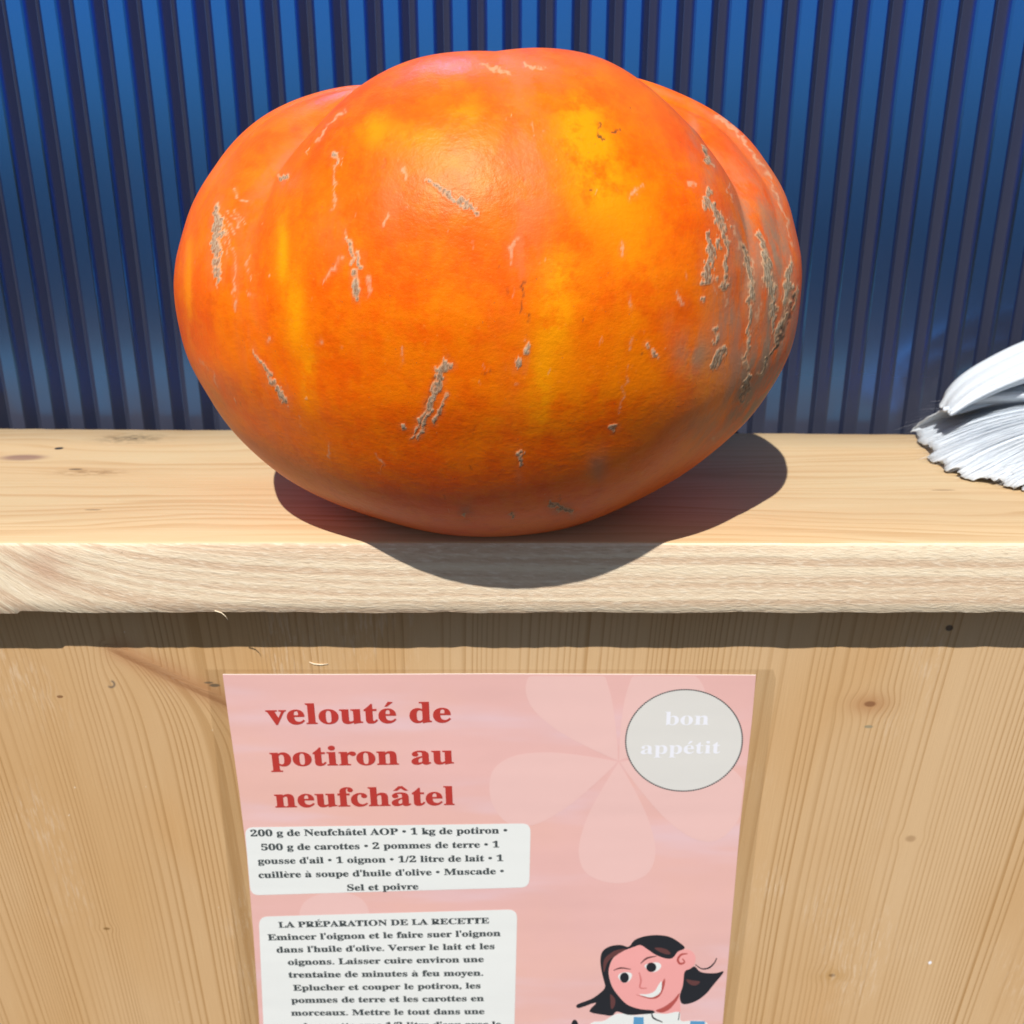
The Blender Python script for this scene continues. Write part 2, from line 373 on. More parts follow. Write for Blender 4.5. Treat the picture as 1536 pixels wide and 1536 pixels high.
# groove azimuth (deg, 0 = towards the viewer, + = right), depth, width
GROOVES = [(-41, 0.060, 11), (4, 0.006, 13), (49, 0.062, 9), (62, 0.018, 5), (78, 0.026, 7), (98, 0.03, 8), (118, 0.05, 10), (150, 0.05, 11), (-178, 0.05, 11),
           (-146, 0.05, 11), (-112, 0.05, 11), (-76, 0.030, 9), (-60, 0.010, 6)]
KAL = None
def pumpkin_points(az, n, k_table=None):
    pr = cat(PROFILE, n); r = pr[:, 0].clip(0); z = pr[:, 1]
    A, rr = np.meshgrid(az, r); _, zz = np.meshgrid(az, z)
    t = zz / 0.236
    mfac = np.ones_like(A)
    up = np.interp(t, (0, .25, .6, .85, 1), (0.5, .55, .75, 1.7, 2.2)) 
    for g_, dp, wd in GROOVES:
        gs = g_ * (1 + (0.66 if g_ > 0 else 0.46) * max(0, 1 - abs(g_) / 125) * np.clip((t - 0.52) / 0.36, 0, 1) ** 1.3)
        d = (np.degrees(A) - gs + 180) % 360 - 180
        d = d + 6 * np.sin(t * 3.0 + g_) * 0.5
        cu_ = 0.65 * np.clip((t - 0.25) / 0.5, 0.1, 1)
        d = d + 0.9 * np.sin(t * 17 + g_) + 0.5 * np.sin(t * 41 + g_ * 2)
        mfac -= dp * up * (cu_ * np.exp(-np.sqrt(d * d + 0.6) / wd * 1.1) + (1 - cu_) * np.exp(-(d / wd / 1.6) ** 2))
    r_ = np.random.default_rng(11)
    for _ in range(14):
        f1, f2 = r_.integers(1, 6), r_.uniform(1, 6); mfac += 0.0022 * np.sin(A * f1 + t * f2 + r_.uniform(0, 6.3))
    x_ = PA * rr * mfac * np.sin(A); y_ = -PB * rr * mfac * np.cos(A)
    zz = zz * (1 + (mfac - 1) * np.where(t > .6, (t - .6) / .4, 0) * 0.85) 
    P = np.stack([x_, y_, zz], -1)
    if k_table is not None:                          # lateral fullness by direction around the line of sight
        c = np.array((0, 0, 0.125)); q = P - c
        al = np.degrees(np.arctan2(q[..., 2], q[..., 0])) % 360
        kf = np.interp(np.arange(0, 360), np.arange(0, 361, 360 / (len(k_table))), list(k_table) + [k_table[0]])
        gk = np.exp(-(np.arange(-15, 16) / 5.0) ** 2 / 2); kf = np.convolve(np.r_[kf[-15:], kf, kf[:15]], gk / gk.sum(), 'valid')
        kk = np.interp(al, np.arange(0, 361), list(kf) + [kf[0]])
        rho = np.clip(np.sqrt((q[..., 0] / 0.15) ** 2 + (q[..., 2] / 0.115) ** 2), 0, 1); fade = rho ** 3 * (4 - 3 * rho)
        kk = 1 + (kk - 1) * fade
        P = np.stack([q[..., 0] * kk, q[..., 1], q[..., 2] * np.where(q[..., 2] > 0, kk, 1)], -1) + c
    return P + PC
#PUMPKIN_END
KAL = [1.007, 1.0, 0.996, 0.992, 0.985, 0.977, 0.966, 0.954, 0.942, 0.935, 0.937, 0.946, 0.953, 0.956, 0.958, 0.958, 0.952, 0.944, 0.938, 0.931, 0.925, 0.92, 0.92, 0.923, 0.925, 0.924, 0.924, 0.929, 0.936, 0.94, 0.946, 0.957, 0.971, 0.983, 0.994, 1.004, 1.015, 1.025, 1.034, 1.043, 1.055, 1.068, 1.076, 1.081, 1.084, 1.084, 1.083, 1.08, 1.073, 1.06, 1.039, 1.014, 0.991, 0.976, 0.971, 0.975, 0.984, 0.993, 1.0, 1.002, 1.001, 1.0, 1.005, 1.013, 1.024, 1.036, 1.047, 1.054, 1.052, 1.042, 1.029, 1.018]
az = np.concatenate([np.linspace(-115, 115, 1120), np.linspace(115, 245, 242)[1:-1]]) * math.pi / 180
P = pumpkin_points(az, 640, KAL); P[..., 2] -= P[..., 2].min() - 0.0002
n_, m_ = P.shape[:2]
du = np.roll(P, -1, 1) - np.roll(P, 1, 1); dv = np.gradient(P, axis=0)
N = np.cross(du, dv); N /= np.linalg.norm(N, axis=2, keepdims=True) + 1e-12
if N[320, 560] @ np.array((0, -1, 0)) < 0: N = -N
PX, PY = project(P.reshape(-1, 3)); PX = PX.reshape(n_, m_); PY = PY.reshape(n_, m_)
vw = CAM - P; vw /= np.linalg.norm(vw, axis=2, keepdims=True); FACE = np.clip(((vw * N).sum(2) - 0.02) / 0.08, 0, 1)
rg = np.random.default_rng(3); RN = rg.random((512, 512))
def vnoise(x_, y_):
    xi, yi = np.floor(x_).astype(int), np.floor(y_).astype(int); fx, fy = x_ - xi, y_ - yi
    fx = fx * fx * (3 - 2 * fx); fy = fy * fy * (3 - 2 * fy); a = lambda i, j: RN[(yi + j) % 512, (xi + i) % 512]
    return (a(0, 0) * (1 - fx) + a(1, 0) * fx) * (1 - fy) + (a(0, 1) * (1 - fx) + a(1, 1) * fx) * fy
JIT = (vnoise(PX / 3.2, PY / 4.5) + 0.6 * vnoise(PX / 1.7 + 40, PY / 2.3)) / 1.6
FIB = vnoise(PX / 2.0 + 7, PY / 14.0); JIT2 = (vnoise(PX / 5.0 + 90, PY / 5.0 + 31) + .7 * vnoise(PX / 2.2, PY / 2.2 + 11)) / 1.7
WX = PX + 9 * (vnoise(PX / 11 + 5, PY / 11) - .5) + 4 * (vnoise(PX / 4 + 60, PY / 4) - .5); WY = PY + 9 * (vnoise(PX / 11 + 77, PY / 11 + 9) - .5) + 4 * (vnoise(PX / 4 + 20, PY / 4 + 50) - .5)
L = {k: np.zeros((n_, m_)) for k in ('scab', 'pale', 'dark', 'yellow', 'salmon', 'dust_or_dimming')}
def paint(layer, pts, wd, strength=1.0, soft=1.6, ragged=0.55, halo=0.0):
    """a mark on the skin: polyline with a width at each point"""
    pts = np.array(pts, float); wd = np.broadcast_to(np.array(wd, float), (len(pts),)); mx = wd.max() * 1.8 + 8
    sel = (PX > pts[:, 0].min() - mx) & (PX < pts[:, 0].max() + mx) & (PY > pts[:, 1].min() - mx) & (PY < pts[:, 1].max() + mx) & (FACE > 0)
    x_, y_ = WX[sel], WY[sel]; best = np.full(x_.shape, 1e9)
    segs = [(pts[0], pts[0], wd[0], wd[0])] if len(pts) == 1 else [(pts[i], pts[i + 1], wd[i], wd[i + 1]) for i in range(len(pts) - 1)]
    for a, b_, wa, wb in segs:
        d_ = b_ - a; l2 = max(d_ @ d_, 1e-6); t = np.clip(((x_ - a[0]) * d_[0] + (y_ - a[1]) * d_[1]) / l2, 0, 1)
        dist = np.hypot(x_ - a[0] - t * d_[0], y_ - a[1] - t * d_[1]) - (wa + (wb - wa) * t) / 2 * (1 - ragged + ragged * 2 * JIT[sel])
        best = np.minimum(best, dist)
    v = np.clip(0.5 - best / soft, 0, 1) * strength * FACE[sel]
    v = v * (np.clip(0.62 + (JIT2[sel] - 0.25) * 1.8, 0.4, 1) if layer == 'scab' else 1)
    if layer != 'scab': v = v * np.clip(0.25 + (JIT2[sel] - 0.28) * 3.2, 0.12, 1)
    L[layer][sel] = np.maximum(L[layer][sel], v)
    if halo:
        hv = np.clip(1 - best / (wd.max() * 0.9 + 3), 0, 1) * halo * FACE[sel]
        L['salmon'][sel] = np.maximum(L['salmon'][sel], hv)
def blob(layer, cx_, cy_, rx, ry, s=1.0):
    L[layer] += s * np.exp(-((PX - cx_) / rx) ** 2 - ((PY - cy_) / ry) ** 2) * FACE
# corky scars
for pts, wd in (
    ([(329, 306), (327, 345), (323, 388), (326, 428)], (3, 15, 11, 3)),
    ([(426, 267)], 11), ([(504, 229), (503, 246)], (6, 5)), ([(639, 270), (672, 290), (714, 318)], (3, 7, 11)),
    ([(379, 528), (406, 562)], (2, 6)), ([(402, 565), (418, 588), (431, 605)], (5, 10, 7)),
    ([(669, 543), (646, 600), (619, 660)], (8, 6, 3)), ([(661, 562), (647, 610), (629, 658)], (5, 5, 3)), ([(672, 549), (660, 556)], (9, 6)),
    ([(668, 589), (661, 612), (651, 637)], (2.5, 6, 2.5)), ([(607, 640)], 6), ([(531, 390), (521, 356)], (6, 3)), ([(531, 409), (536, 446)], (5, 5)), ([(538, 378), (541, 400)], (5, 4)),
    ([(776, 543)], 12), ([(788, 512), (786, 528)], (5, 7)), ([(921, 641)], 8), ([(783, 678)], 7), ([(783, 684), (782, 695)], (4, 3)),
    ([(828, 755), (840, 762), (855, 767)], (8, 6, 8)), ([(766, 775)], 5), ([(695, 772)], 6), ([(974, 520), (982, 532)], (3, 6)),
    ([(1074, 496), (1071, 515)], (6, 4)), ([(1087, 519), (1080, 535), (1074, 550)], (6, 14, 10)), ([(1126, 567), (1119, 580), (1114, 595)], (7, 13, 11)),
    ([(1060, 284), (1060, 308)], (9, 12)), ([(1070, 310), (1078, 325), (1088, 342)], (9, 13, 11)), ([(1088, 342), (1092, 385), (1089, 412), (1086, 430)], (6, 5, 7, 10)),
    ([(1063, 352), (1066, 385), (1064, 420)], (9, 12, 15)), ([(1077, 362), (1075, 374)], (5, 6)), ([(1115, 370), (1121, 392), (1127, 425), (1124, 490), (1117, 552)], (4, 9, 7, 5, 3)),
    ([(1139, 348), (1144, 375), (1150, 400), (1158, 440), (1163, 500)], (4, 9, 12, 9, 4)), ([(1186, 392), (1183, 425), (1178, 460)], (5, 9, 6)),
    ([(1053, 222), (1066, 246)], (5, 8)), ([(1195, 430), (1190, 462)], (3, 5)), ([(1176, 470), (1163, 520), (1140, 560)], (4, 5, 4)), ([(1052, 452)], 6), ([(1048, 425), (1054, 423)], 4)):
    paint('scab', pts, wd, 1.0, 3.0, 0.85, 0.6)
# thin pale scratches and dried nicks
for pts, wd in (
    ([(329, 304), (345, 322), (358, 340)], 2), ([(335, 322), (352, 348)], 2), ([(336, 335), (344, 372)], 2.2), ([(332, 345), (340, 385)], 1.6), ([(348, 372), (351, 420), (352, 462)], (1.5, 2, 4)),
    ([(351, 279), (360, 297), (373, 302)], 2), ([(355, 318), (366, 336)], 1.6), ([(372, 385), (375, 418)], 1.5), ([(366, 436), (376, 442)], 3), ([(503, 246), (501, 285), (499, 315)], (3, 2, 2)),
    ([(484, 422), (500, 404), (516, 388)], (2.5, 3, 4)), ([(550, 414), (552, 438)], (5, 8)), ([(518, 346), (534, 386)], 2.5), ([(605, 253), (609, 268)], 5), ([(583, 318), (572, 338)], 4),
    ([(494, 664), (494, 688)], 2), ([(562, 681), (575, 700)], 2.5), ([(942, 549), (936, 585), (930, 618)], 1.5), ([(947, 440), (947, 465)], 1.8), ([(948, 505), (948, 520)], 1.5), ([(935, 364), (934, 383)], (4, 3)),
    ([(960, 281), (947, 297)], (4, 2.5)), ([(1038, 279)], 8), ([(776, 355), (765, 370), (768, 398)], (1.5, 5, 3)), ([(1075, 175), (1109, 199), (1143, 246), (1165, 290), (1177, 321), (1190, 372)], (7, 6, 5, 3, 3, 3)),
    ([(1072, 416), (1076, 440)], 2), ([(1100, 340), (1110, 372)], 3), ([(1092, 280), (1098, 300)], 2.5), ([(1088, 430), (1091, 460)], 2.5), ([(818, 199)], 4), ([(480, 512)], 3.5), ([(404, 512)], 4),
    ([(300, 540), (318, 560), (330, 585)], 1.4), ([(1140, 455), (1136, 480)], 2.5), ([(515, 168), (490, 192), (476, 210)], (5, 4, 3)), ([(722, 98), (745, 104), (765, 114)], (4, 6, 4)), ([(788, 97), (800, 104), (822, 102)], (3, 4, 5)),
    ([(1017, 440), (1030, 458)], (2, 6)), ([(1129, 388), (1131, 410)], 2), ([(1108, 182), (1118, 192)], 4), ([(1150, 372), (1166, 452)], 2), ([(605, 520), (606, 545)], 1.5)):
    paint('pale', pts, wd, 0.65, 1.6, 0.5, 0.35)
# dark specks
for pts, wd in (([(898, 186), (901, 200), (902, 210)], (3, 4, 5)), ([(897, 207), (905, 209)], 6), ([(914, 199), (926, 194)], (2, 3.5)), ([(1052, 222)], 4), ([(1054, 226), (1058, 236)], 3), ([(885, 284)], 3), ([(787, 268)], 2.5),
                ([(947, 161)], 2.5), ([(760, 436)], 3), ([(960, 531)], 3), ([(876, 482)], 2.5), ([(795, 474), (796, 482)], 2.5), ([(720, 559), (738, 558)], 2), ([(1115, 373)], 5), ([(1076, 374)], 4), ([(1102, 378)], 4), ([(1112, 190), (1116, 194)], 4),
                ([(1192, 440), (1175, 500), (1153, 540)], (3, 5, 3)), ([(788, 424), (783, 448), (779, 472)], 2.0), ([(662, 560), (640, 612)], 1.6), ([(655, 565), (632, 620)], 1.3)):
    paint('dark', pts, wd, 0.9, 1.6, 0.5)
r2 = np.random.default_rng(21)
for _ in range(90):                               # tiny nicks and corky dots all over
    a, q = r2.uniform(0, 6.28), math.sqrt(r2.uniform(0, 1)); x0, y0 = 735 + 450 * q * math.cos(a), 440 + 340 * q * math.sin(a)
    ln = r2.exponential(5); paint(r2.choice(['pale', 'pale', 'scab', 'dark']), [(x0, y0), (x0 + r2.normal() * 2, y0 + ln)], r2.uniform(0.7, 2.1), r2.uniform(.2, .6), 1.4, 0.4)
# ripening patches
for a in ((872, 185, 45, 55, .9), (890, 262, 42, 60, 1.0), (842, 425, 36, 60, .9), (812, 560, 18, 75, .8), (838, 500, 22, 60, .6), (424, 380, 9, 60, .9), (443, 470, 15, 60, 1.), (463, 565, 12, 50, .8), (640, 470, 110, 90, .35),
          (1050, 560, 45, 40, .55), (620, 205, 45, 22, .5), (690, 172, 30, 20, .6), (560, 190, 22, 30, .6), (940, 330, 50, 90, .45), (960, 430, 40, 90, .3), (283, 420, 6, 90, .6), (760, 640, 130, 60, .25), (900, 600, 90, 70, .3)):
    blob('yellow', *a)
for a in ((800, 270, 34, 110, .75), (790, 110, 60, 30, .7), (590, 300, 24, 60, .55), (500, 350, 30, 40, .4), (1120, 290, 26, 70, .7), (1100, 250, 16, 50, .5), (1092, 480, 24, 60, .95), (1150, 530, 30, 90, .9), (1180, 400, 18, 130, .8),
          (470, 160, 60, 18, .35), (330, 240, 20, 60, .5), (780, 400, 12, 90, .5), (430, 270, 30, 18, .5), (880, 90, 60, 14, .5), (1000, 478, 10, 22, .6), (904, 694, 10, 20, .7), (778, 710, 6, 30, .6), (760, 745, 8, 14, .4), (420, 640, 60, 40, .4)):
    blob('salmon', *a)
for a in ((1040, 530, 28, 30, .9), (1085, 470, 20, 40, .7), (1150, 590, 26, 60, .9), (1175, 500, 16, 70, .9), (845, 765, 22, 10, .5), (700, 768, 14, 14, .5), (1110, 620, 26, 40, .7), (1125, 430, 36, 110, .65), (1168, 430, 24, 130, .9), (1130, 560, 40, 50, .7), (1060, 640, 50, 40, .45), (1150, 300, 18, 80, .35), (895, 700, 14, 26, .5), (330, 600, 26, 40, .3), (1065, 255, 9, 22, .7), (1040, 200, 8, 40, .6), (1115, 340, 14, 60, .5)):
    blob('dust_or_dimming', *a)
gd = np.zeros((n_, m_))
for g_, dp, wd in GROOVES:
    tq = P[..., 2] / 0.236; gs = g_ * (1 + (0.66 if g_ > 0 else 0.46) * max(0, 1 - abs(g_) / 125) * np.clip((tq - 0.52) / 0.36, 0, 1) ** 1.3)
    d_ = (np.degrees(az)[None, :] - gs + 180) % 360 - 180; gd = np.maximum(gd, np.exp(-(d_ / (wd * .28)) ** 2) * min(1, dp / .03))
tz = P[..., 2] / 0.236
L['salmon'] = np.clip(L['salmon'] + gd * 0.55 * np.clip((tz - .15) * 2, 0, 1), 0, 1)
L['dust_or_dimming'] = np.clip(L['dust_or_dimming'] + gd * 0.55 * np.clip((tz - .72) * 4, 0, 1), 0, 1)
rel = L['scab'] * (0.00005 + 0.0002 * FIB * JIT * 2) + L['pale'] * 0.0001 - L['dark'] * 0.0002
P2 = P + N * rel[..., None]
me = grid_mesh(P2 - PC, True, True)
for k, v in L.items(): attr(me, k, np.clip(v, 0, 1))
attr(me, 'groove', gd)
m, b = material('pumpkin_skin')
x, y, z = coords()
v3 = vec(x, y, z)
n_big = noise(v3, 16, 4, 0.55); n_mid = noise(v3, 60, 4, 0.6); n_fine = noise(v3, 420, 3, 0.6)
stri = noise(vec(x * 2.0, y * 2.0, z * 0.25), 220, 2)
n_patch = noise(v3, 34, 5, 0.68); n_pore = voronoi(v3, 330)
streak = noise(vec(x * 1.0, y, z * 0.30), 110, 4, 0.65)
c = mix(n_big.step(0.35, 0.68), (0.77, 0.092, 0.0005), (0.83, 0.138, 0.0005))
c = mix(noise(v3, 95, 5, 0.7).step(0.40, 0.70) * 0.35, c, (0.82, 0.215, 0.001))
c = mix((1.0 - noise(v3, 130, 4, 0.7).step(0.34, 0.52)) * 0.35, c, (0.60, 0.072, 0.001))
c = mix(n_patch.step(0.48, 0.66) * 0.45, c, (0.84, 0.190, 0.0005))
c = mix((1.0 - n_patch.step(0.30, 0.45)) * 0.5, c, (0.72, 0.072, 0.0005))
c = mix(streak.step(0.48, 0.72) * 0.30, c, (0.72, 0.080, 0.004))
c = mix(attribute('yellow') * (0.10 + n_patch.step(0.38, 0.56) * 0.90 + n_mid * 0.2), c, (0.88, 0.285, 0.001))
c = mix(attribute('salmon') * (0.15 + streak.step(0.36, 0.60) * 0.8), c, (0.68, 0.155, 0.042))
c = mix(n_fine.step(0.56, 0.76) * 0.14, c, (0.82, 0.25, 0.03))
c = mix((1.0 - n_pore.step(0.05, 0.22)) * n_mid.step(0.45, 0.65) * 0.22, c, (0.84, 0.28, 0.05))
c = mix(noise(v3, 700, 1).step(0.77, 0.81) * 0.6, c, (0.30, 0.10, 0.03))
c = mix(attribute('dust_or_dimming') * (n_mid * 0.5 + streak * 0.8).step(0.40, 0.80) * 0.95, c, (0.29, 0.205, 0.135))
c = mix(attribute('pale') * 0.85, c, (0.66, 0.41, 0.25))
cork = noise(vec(x * 1.0, y, z * 0.35), 900, 3, 0.65)
cc = mix(cork.step(0.36, 0.62), (0.17, 0.135, 0.088), (0.40, 0.33, 0.235))
sc = attribute('scab')
rim = sc.step(0.05, 0.35) * (1.0 - sc.step(0.55, 0.95))
c = mix(sc.step(0.18, 0.85) * (0.62 + cork * 0.45), c, cc); c = mix(rim * 0.40, c, (0.72, 0.43, 0.24))
c = mix(attribute('dark') * 0.9, c, (0.045, 0.032, 0.02))
peel = noise(v3, 520, 2, 0.5)
h = peel * 0.35 + n_mid * 0.9 + noise(vec(x, y, z * 1.6), 190, 4, 0.65) * 0.75 + cork * sc * 1.6 + noise(v3, 1500, 2) * 0.12
rough = n_patch * 0.14 + 0.34 + sc * 0.4 + attribute('pale') * 0.2 + attribute('dust_or_dimming') * 0.25
setp(b, color=c, rough=rough, spec=0.27, tint=(1.0, 0.84, 0.55), normal=bump(h, 0.42, 0.0007))
pump = empty('pumpkin', (PC[0], PC[1], 0), 'large ribbed orange pumpkin with grey scars resting on the wooden shelf board', 'pumpkin')
sk = obj('skin', me, m, pump)
# the dried stalk sits in the hollow of the crown
stalk = plain('dried_stalk', (0.36, 0.28, 0.16), 0.8, 0, 0.3, 120)
hz = 0.196
vv, ff = tube([(0, 0.0, hz - .004), (0.001, 0.001, hz + .008), (0.005, 0.004, hz + .018), (0.012, 0.008, hz + .026)], [0.017, 0.011, 0.009, 0.0095], 10)
obj('stem', mesh(vv, ff, True), stalk, pump)

# ------------------------------------------------------------------ recipe poster on the panel
PY0 = PANEL_Y - 0.0012
STEP = 0.00006
def pp(px, py, lay=0): return on_y(px, py, PY0 - lay * STEP)
poster = empty('recipe_poster', tuple(pp(735, 1012)), 'laminated pink recipe poster with red title and drawing of a woman on the wood panel', 'poster')
def poly(name, pts, mat, lay, parent, holes=None):
    P_ = [Vector(pp(a, c_, lay)) for a, c_ in pts]
    tris = tessellate_polygon([P_])
    me_ = mesh(P_, [tuple(t) for t in tris])
    fix(me_); return link(name, me_, mat, parent)
def fix(me_):
    bm_ = bmesh.new(); bm_.from_mesh(me_)
    for f_ in bm_.faces:
        f_.normal_update()
        if f_.normal.y > 0: f_.normal_flip()
    bm_.to_mesh(me_); bm_.free()
def link(name, me_, mat, parent):
    o = obj(name, me_, mat)
    o.parent = parent
    q = parent; off = Vector((0, 0, 0))
    off = poster.location
    o.matrix_parent_inverse = Matrix.Translation(off).inverted() if parent is poster else Matrix.Identity(4)
    if parent is not poster: o.matrix_parent_inverse = Matrix.Identity(4)
    return o
def smooth_poly(pts, n=6, closed=True):
    p = np.array(pts, float); out = []
    k = len(p); rng_ = range(k) if closed else range(k - 1)
    for i in rng_:
        a = p[(i - 1) % k] if closed or i > 0 else p[i]; b_ = p[i]; c_ = p[(i + 1) % k]; d_ = p[(i + 2) % k] if closed or i + 2 < k else c_
        for t in np.linspace(0, 1, n, endpoint=False):
            out.append(0.5 * ((2 * b_) + (c_ - a) * t + (2 * a - 5 * b_ + 4 * c_ - d_) * t * t + (3 * b_ - a - 3 * c_ + d_) * t ** 3))
    if not closed: out.append(p[-1])
    return [tuple(q) for q in out]
def stroke_px(pts, wd):
    pts = np.array(smooth_poly(pts, 5, False)); wd = np.interp(np.linspace(0, 1, len(pts)), np.linspace(0, 1, len(wd)), wd)
    t = np.gradient(pts, axis=0); t /= np.linalg.norm(t, axis=1, keepdims=True); nn = np.stack([-t[:, 1], t[:, 0]], -1) * wd[:, None] / 2
    return [tuple(q) for q in np.concatenate([pts + nn, (pts - nn)[::-1]])]
def ell(cx_, cy_, rx, ry, n=48, rot=0):
    r_ = R(rot); return [(cx_ + rx * math.cos(a) * math.cos(r_) - ry * math.sin(a) * math.sin(r_), cy_ + rx * math.cos(a) * math.sin(r_) + ry * math.sin(a) * math.cos(r_)) for a in np.linspace(0, 2 * math.pi, n, endpoint=False)]

def print_mat(name, col, vary=0.03):
    m, b = material(name)
    x, y, z = coords()
    n = noise(vec(x * 1.0, y, z * 2.0), 11, 4, 0.55)
    wave = noise(vec(x * 3.0, y, z * 26.0), 1.0, 2, 0.5)
    setp(b, color=mix(n, tuple(c_ * (1 - vary) for c_ in col), tuple(min(1, c_ * (1 + vary)) for c_ in col)), rough=0.30, spec=0.5, coat=0.5, coat_rough=0.10,
         normal=bump(wave * 1.0 + noise(vec(x, y, z), 60, 2) * 0.12, 0.6, 0.0012))
    return m
M_pink = print_mat('pink_paper', (0.72, 0.430, 0.405), 0.07)
b_ = M_pink.node_tree.nodes['Principled BSDF']; X.nt = M_pink.node_tree
x, y, z = coords(); lk = b_.inputs['Base Color'].links[0].from_socket
band_ = noise(vec(x * 6.0, y, z * 34.0), 1.0, 3, 0.55); pat_ = noise(vec(x, y + 3, z), 9, 3)
setp(b_, color=mix(band_.step(0.48, 0.70) * 0.8, mix(pat_.step(0.45, 0.70) * 0.7, X(lk), (0.74, 0.44, 0.375)), (0.72, 0.50, 0.53)))
M_petal = print_mat('pale_pink_print', (0.745, 0.484, 0.458))
M_white = print_mat('white_print', (0.735, 0.755, 0.745), 0.02)
M_red = print_mat('red_ink', (0.440, 0.040, 0.032))
M_ink = print_mat('dark_ink', (0.045, 0.055, 0.065))
M_grey = print_mat('grey_ink', (0.055, 0.068, 0.072))
M_badge = print_mat('grey_green_print', (0.65, 0.64, 0.615))
M_pale = print_mat('white_lettering', (0.76, 0.77, 0.84))
M_hair = print_mat('black_print', (0.018, 0.020, 0.026))
M_skin = print_mat('skin_pink_print', (0.79, 0.355, 0.345))
M_lip = print_mat('dark_red_print', (0.42, 0.085, 0.075))
M_line = print_mat('rose_line_print', (0.60, 0.19, 0.185))
M_blue = print_mat('blue_print', (0.10, 0.30, 0.52))
M_brown = print_mat('brown_print', (0.115, 0.045, 0.045))

# clear laminate film, a little larger than the sheet
m, b = material('clear_laminate_film'); nt = m.node_tree
tr = nt.nodes.new('ShaderNodeBsdfTransparent'); tr.inputs[0].default_value = (0.95, 0.94, 0.92, 1)
gl = nt.nodes.new('ShaderNodeBsdfGlossy'); gl.inputs['Roughness'].default_value = 0.08
mx_ = nt.nodes.new('ShaderNodeMixShader'); mx_.inputs[0].default_value = 0.045
nt.links.new(tr.outputs[0], mx_.inputs[1]); nt.links.new(gl.outputs[0], mx_.inputs[2]); nt.links.new(mx_.outputs[0], nt.nodes['Material Output'].inputs[0])
film_px = [(308, 1004), (1160, 1004), (1164, 1019), (1142, 1200), (1118, 1400), (1100, 1536), (1062, 1930), (404, 1930), (362, 1536), (340, 1290), (322, 1120)]
poly('laminate_film', film_px, m, -8, poster)
left = [(334, 1012), (341, 1065), (352, 1140), (359, 1190), (370, 1280), (380, 1400), (389, 1536), (412, 1930)]
right = [(1050, 1930), (1084, 1536), (1096, 1400), (1110, 1240), (1119, 1160), (1128, 1080), (1134, 1013)]
outline = left + right + [(1000, 1012), (735, 1011), (500, 1012)]
paper = poly('paper_sheet', outline, M_pink, 0, poster)
# thickness of the sheet: a narrow skirt back to the panel
ro = [pp(a, c_, 0) for a, c_ in outline]; rb = [p + np.array((0, 0.0008, 0)) for p in ro]; k = len(ro)
put(obj('paper_edge', mesh(ro + rb, [(i, (i + 1) % k, k + (i + 1) % k, k + i) for i in range(k)]), plain('white_paper_edge', (0.78, 0.72, 0.70))), poster)

def clip_right(pts):
    """keep a print inside the sheet"""
    out = []
    for a, c_ in pts:
        xr = np.interp(c_, [1013, 1080, 1160, 1240, 1400, 1536, 1930], [1132, 1126, 1117, 1108, 1094, 1082, 1048]); out.append((min(a, xr), max(c_, 1014)))
    return out
def petal(cx_, cy_, ang, ln, wd):
    base = [(0.03, 0.02), (0.25, 0.22), (0.5, 0.40), (0.75, 0.48), (0.93, 0.36), (1.0, 0.0), (0.93, -0.36), (0.75, -0.48), (0.5, -0.40), (0.25, -0.22), (0.03, -0.02)]
    a = R(ang); q = smooth_poly(base, 5)
    return clip_right([(cx_ + u_ * ln * math.cos(a) - v_ * wd * math.sin(a), cy_ + u_ * ln * math.sin(a) + v_ * wd * math.cos(a)) for u_, v_ in q])
flower_c = (928, 1142)
for i, (ang, ln, wd) in enumerate(((91, 183, 120), (163, 200, 112), (235, 190, 125), (305, 175, 120), (24, 200, 125))):
    poly('flower_petal', petal(*flower_c, ang, ln, wd), M_petal, 1 + i * .15, poster)
poly('flower_petal', petal(505, 1480, 268, 142, 110), M_petal, 1, poster)
poly('flower_petal', petal(505, 1480, 340, 150, 110), M_petal, 1.15, poster)
poly('flower_petal', petal(505, 1480, 196, 110, 110), M_petal, 1.3, poster)

def rbox(c4, rad, n=6):
    """rounded box through four corner points (tl, tr, br, bl)"""
    c4 = [np.array(p, float) for p in c4]; out = []
    for i in range(4):
        p = c4[i]; a = c4[i - 1] - p; b_ = c4[(i + 1) % 4] - p; a = a / np.linalg.norm(a) * rad; b_ = b_ / np.linalg.norm(b_) * rad
        for t in np.linspace(0, 1, n): out.append(tuple((1 - t) ** 2 * (p + a) + 2 * t * (1 - t) * p + t * t * (p + b_)))
    return out

# lettering: bold serif mathematical alphabet, accents added by hand
_tc = {}
ACC = {'é': ('e', 'acute'), 'è': ('e', 'grave'), 'à': ('a', 'grave'), 'â': ('a', 'circ'), 'É': ('E', 'acute')}
def uni(ch):
    if 'A' <= ch <= 'Z': return chr(0x1D400 + ord(ch) - 65)
    if 'a' <= ch <= 'z': return chr(0x1D41A + ord(ch) - 97)
    if '0' <= ch <= '9': return chr(0x1D7CE + ord(ch) - 48)
    return ch
def raw_text(s, off):
    cu = bpy.data.curves.new('t', 'FONT'); cu.body = s; cu.size = 1.0; cu.offset = off; cu.resolution_u = 4; cu.fill_mode = 'FRONT'
    o = bpy.data.objects.new('t', cu); C.objects.link(o)
    dg = bpy.context.evaluated_depsgraph_get(); me_ = bpy.data.meshes.new_from_object(o.evaluated_get(dg))
    v = np.array([t.co[:] for t in me_.vertices]).reshape(-1, 3); f_ = [tuple(p.vertices) for p in me_.polygons]
    bpy.data.objects.remove(o); bpy.data.curves.remove(cu); bpy.data.meshes.remove(me_)
    return v, f_
